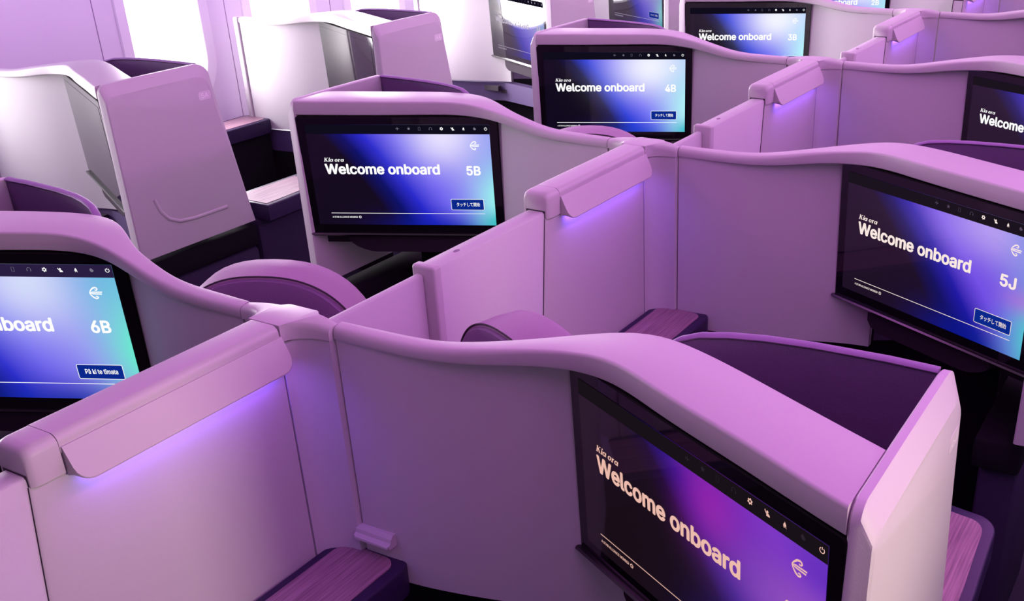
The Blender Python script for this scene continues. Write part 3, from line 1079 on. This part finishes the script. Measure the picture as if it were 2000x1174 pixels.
# ------------------------------------------------------------------ build the cabin setting
YA, YB = -5.0, 11.0
def struct(name, V, F, m, smooth=30):
    o = bpy.data.objects.new(name, mesh_from(name, V, F, m, smooth)); COL.objects.link(o)
    o['kind'] = 'structure'
    return o
V, F = box(-2.95, 2.95, YA, YB, -.06, 0); struct('floor', V, F, CARPET)
V, F = box(-2.95, 2.95, YA, YB, 2.36, 2.42); struct('ceiling', V, F, CEILM)
V, F = box(-2.95, 2.95, YB, YB + .06, -.06, 2.42); struct('wall_front', V, F, CEILM)
V, F = box(-2.95, 2.95, YA - .06, YA, -.06, 2.42); struct('wall_back', V, F, CEILM)
WZ, WW, WH = 1.19, .40, .70          # opening in the wall
def sidewall(sg):
    WIN_Y = globals()['WIN_Y'] if sg < 0 else WIN_YR
    parts = []
    X = 2.80 * sg
    edges = [YA] + [y + s * .3325 for y in WIN_Y for s in (-1,)] + [WIN_Y[-1] + .3325, YB]
    ol = rrect(WW, WH, .19, 8)
    z0, z1 = .78, 1.60
    for y in WIN_Y:
        if sg < 0 and abs(y - BLANK[0]) < 0.05:
            parts.append(([(X, y - .3325, z0), (X, y + .3325, z0), (X, y + .3325, z1), (X, y - .3325, z1)], [(0, 1, 2, 3)]))
            continue
        n = len(ol)
        inner = [(X, y + a, WZ + b) for a, b in ol]
        outer = []
        for a, b in ol:
            k = 1 / max(abs(a) / .3325, abs(b) / .41)
            outer.append((X, y + a * k, WZ + b * k))
        Vv = inner + outer
        # exact corners come from the four diagonal rim points
        Ff = [(i, (i + 1) % n, n + (i + 1) % n, n + i) for i in range(n)]
        corners = [(X, y + sx * .3325, WZ + sz * .41) for sx, sz in ((1, 1), (-1, 1), (-1, -1), (1, -1))]
        # add triangles filling the corner gaps
        for (cx, cy_, cz) in corners:
            best = None
            for i in range(n):
                j = (i + 1) % n
                a, b = outer[i], outer[j]
                on_side = abs(abs(a[1] - y) - .3325) < 1e-6
                on_side2 = abs(abs(b[1] - y) - .3325) < 1e-6
                if on_side != on_side2 and (a[1] - y) * (cy_ - y) >= 0 and (a[2] - WZ) * (cz - WZ) >= 0:
                    best = (i, j)
            if best:
                Vv.append((cx, cy_, cz)); Ff.append((n + best[0], n + best[1], len(Vv) - 1))
        parts.append((Vv, Ff))
    ya, yb = WIN_Y[0] - .3325, WIN_Y[-1] + .3325
    def quad(y0, y1, prof):
        Vv = [(x, y0, z) for x, z in prof] + [(x, y1, z) for x, z in prof]
        n = len(prof)
        return Vv, [(i, i + 1, n + i + 1, n + i) for i in range(n - 1)]
    parts.append(quad(YA, YB, [(X, 0), (X, z0)]))
    parts.append(quad(YA, YB, [(X, z1), (X - .02 * sg, 1.7), (X - .10 * sg, 1.86), (X - .26 * sg, 2.0), (X - .45 * sg, 2.05)]))
    parts.append(quad(YA, ya, [(X, z0), (X, z1)])); parts.append(quad(yb, YB, [(X, z0), (X, z1)]))
    return join(*parts)
for nm, sg in (('wall_left', -1), ('wall_right', 1)):
    V, F = sidewall(sg)
    struct(nm, V, F, WALLP)
# shadow joints between sidewall panels
jk = 0
for y in WIN_Y[2:10]:
    jk += 1
    V, F = box(-2.8008, -2.7985, y - .3335, y - .3305, .5, 1.7)
    struct('trim_%d' % jk, V, F, mat('panel_joint', (0.30, 0.22, 0.34), 0.7))
def window_frame(sg, y):
    X = 2.80 * sg
    rings = []
    for dxx, w, h, r in ((-.001, .475, .775, .22), (-.007, .465, .765, .215), (-.006, .372, .672, .176), (.004, .356, .656, .168), (.020, .350, .650, .165), (.034, .345, .645, .162)):
        rings.append([(X + dxx * sg, y + a, WZ + b) for a, b in rrect(w, h, r, 8)])
    V, F = loft(rings, caps=False)
    return V, F
wk = 0
for sg in (-1, 1):
    for y in (WIN_Y if sg < 0 else WIN_YR):
        if sg < 0 and abs(y - BLANK[0]) < 0.05:
            continue
        wk += 1
        w = bpy.data.objects.new('window_%d' % wk, None); w.location = (2.80 * sg, y, WZ); COL.objects.link(w); w['kind'] = 'structure'
        V, F = window_frame(sg, y)
        fr = bpy.data.objects.new('window_frame', mesh_from('window_frame', V, F, WINFRAME, 40)); COL.objects.link(fr); fr.parent = w; fr.location = (-2.80 * sg, -y, -WZ)
        ol = rrect(.332, .632, .16, 8, y, WZ)
        V, F = loft([[(2.826 * sg, a, b) for a, b in ol], [(2.829 * sg, a, b) for a, b in ol]])
        pn = bpy.data.objects.new('pane', mesh_from('pane', V, F, PANE if any(abs(y - c[0]) < .05 for c in (CLEAR_L if sg < 0 else CLEAR_R)) else DIMPANE, 30)); COL.objects.link(pn); pn.parent = w; pn.location = (-2.80 * sg, -y, -WZ)
# overhead bins along both sides and over the centre
def bin_run(x0, x1, z0, z1, y0, y1):
    prof = [(x0, z1), (x0, z0 + .06), (x0 + .05 * (1 if x1 > x0 else -1), z0), (x1 - .06 * (1 if x1 > x0 else -1), z0), (x1, z0 + .10), (x1, z1)]
    V, F = loft([[(x, y, z) for x, z in prof] for y in (y0, y1)])
    return V, F
for side, x0, x1 in (('left', -2.28, -1.62), ('right', 2.28, 1.62)):
    for k in range(6):
        y0 = -3.0 + k * 2.0
        V, F = bin_run(x0, x1, 1.98, 2.355, y0 + .005, y0 + 1.995)
        o = bpy.data.objects.new('overhead_bin', mesh_from('overhead_bin', V, F, BINM, 30)); COL.objects.link(o)
        tag(o, 'closed overhead bin above the %s windows, seen only in reflections' % side, 'overhead bin', 'overhead bins on the %s' % side)

# ------------------------------------------------------------------ place the suites
WHITE_B = emit('ui_white', (1, 1, 1, 1), 1.0)
DIM_B = emit('ui_grey', srgb(120, 116, 135), 1.0)
WHITE_5J = emit('ui_warm_white', srgb(250, 232, 226), 1.0)
DIM_5J = emit('ui_dim_mauve', srgb(84, 70, 92), 1.0)
WHITE_6J = emit('ui_pink_white', srgb(236, 186, 172), 1.0)
DIM_6J = emit('ui_faint_mauve', srgb(44, 34, 46), 1.0)
WHITE_A = emit('ui_soft_white', srgb(200, 190, 210), 1.0)
JP = 'タッチして開始'
ORD = {6: 'nearest', 5: 'second', 4: 'third', 3: 'fourth', 2: 'fifth'}
def oyr(r): return (5 - r) * PITCH
J_LOOK = {6: LOOK_6J, 5: LOOK_5J, 4: LOOK_5J, 3: LOOK_5J, 2: LOOK_5J}
B_LOOK = {6: dict(LOOK_6B, bar=srgb(42, 30, 66)), 5: LOOK_B, 4: LOOK_BB, 3: LOOK_BB, 2: LOOK_BB}
for r in (6, 5, 4, 3, 2):
    oy = oyr(r)
    suite((0, oy), 'B', '%dB' % r, 'pale lilac suite shell with wavy rail carrying the monitor numbered %dB' % r)
    suite((0, oy + DJ), 'J', '%dJ' % r, {6: 'lilac suite shell in the right foreground with beige end panel', 5: 'lilac suite shell carrying the monitor numbered 5J, right of the center divider'}.get(r, 'lilac suite shell right of the center dividers, %s row from the front of the photo' % ORD[r]))
    monitor((0, oy), 'B', '%dB' % r, 'glossy black monitor showing Welcome onboard and seat number %dB' % r, B_LOOK[r], WHITE_B, DIM_B, JP if r < 6 else 'Pā ki te tīmata')
    monitor((0, oy + DJ), 'J', '%dJ' % r, {6: 'large monitor in the lower right with pinkish Welcome onboard text on violet', 5: 'monitor showing seat number 5J at the right edge of the photo'}.get(r, 'monitor with Welcome onboard facing left, %s row from the foreground' % ORD[r]), J_LOOK[r],
            WHITE_6J if r == 6 else (WHITE_5J if r == 5 else WHITE_B), DIM_6J if r == 6 else DIM_5J, JP)
    spine(oy, 'lilac center divider with violet reading light, %s from the camera' % ORD[r])
    if r > 2:
        slides(oy, 'lilac sliding leaf with end block, pulled from the %s center divider' % ORD[r], 'thin low sliding leaf behind the end block, %s divider from the camera' % ORD[r])
for r in (5, 4, 3, 2):
    loc = (A_OFF[0], A_OFF[1] + oyr(r))
    suite(loc, 'A', '%dA' % r, 'window side suite shell with end panel marked %dA' % r)
    if r >= 4:
        monitor(loc, 'A', '%dA' % r, {5: 'dark monitor beside the end panel marked 5A, far left', 4: 'dark monitor with bright window reflection beside panel 4A'}[r], LOOK_OFF, WHITE_A, DIM_5J, dark=True)
    else:
        monitor(loc, 'A', '%dA' % r, {3: 'window side monitor reflecting a bright oval window above the 4B shell', 2: 'window side monitor left of the 3B monitor, cut by the top edge'}[r], LOOK_A, WHITE_A, DIM_5J, JP)
for r in (5, 4):
    suite((-A_OFF[0], A_OFF[1] + oyr(r)), 'B', '%dK' % r, 'suite shell by the right hand windows, outside the photo, %s row' % ORD[r])
console((0, oyr(6) + DJ), 'J', 'dark rimmed wooden side console in the foreground below the nearest reading light')
console((0, oyr(5) + DJ), 'J', 'wooden side console with dark rim below the second reading light')
console((A_OFF[0], A_OFF[1] + oyr(4)), 'A', 'side console by the window between the 5A panel and 5B monitor')
aisle_table((0, oyr(6) + DJ), 'wood topped aisle table with purple rim beside the foreground end panel')
aisle_table((A_OFF[0], A_OFF[1] + oyr(5)), 'pale topped aisle table right of the 5A end panel')
for r, sd, lb in ((6, 'B', 'mauve leather seat with arched headrest below the 5B monitor'), (6, 'J', 'mauve leather seat with piped headrest right of the sliding panel'),
                  (5, 'B', 'mauve leather seat whose arched headrest covers the foot of the 4B monitor')):
    seat(oyr(r), sd, lb)
# folding hook on the wall above the foreground console
br = root('wall_hook', 'small folded lilac wall clip above the foreground console', 'wall hook', (0, oyr(6)), (.134, .603, .79))
pr = [(.592, .782), (.590, .790), (.596, .7935), (.598, .800), (.604, .806), (.612, .806), (.612, .782)]
V, F = loft([[(x, y, z) for y, z in pr] for x in (.093, .173)])
link('clip_body', mesh_from('clip_body', V, F, RAIL, 20), br, (.134, .603, .79))
V, F = box(.095, .171, .588, .593, .783, .790, .002)
link('clip_flap', mesh_from('clip_flap', V, F, SHELL, 20), br, (.134, .603, .79))
# leaflets tucked beside the window seat
V, F = box(-2.69, -2.57, 1.905, 1.908, .575, .635, .001)
o = bpy.data.objects.new('safety_card', mesh_from('safety_card', V, F, mat('card_navy', (0.03, 0.03, 0.16), 0.4), 30)); COL.objects.link(o)
tag(o, 'dark blue leaflet tucked left of the 5B monitor', 'leaflet', 'leaflets')
V, F = box(-2.675, -2.57, 1.900, 1.903, .535, .570, .001)
o = bpy.data.objects.new('leaflet', mesh_from('leaflet', V, F, mat('card_white', (0.6, 0.5, 0.6), 0.5), 30)); COL.objects.link(o)
tag(o, 'small white leaflet below the dark blue leaflet', 'leaflet', 'leaflets')
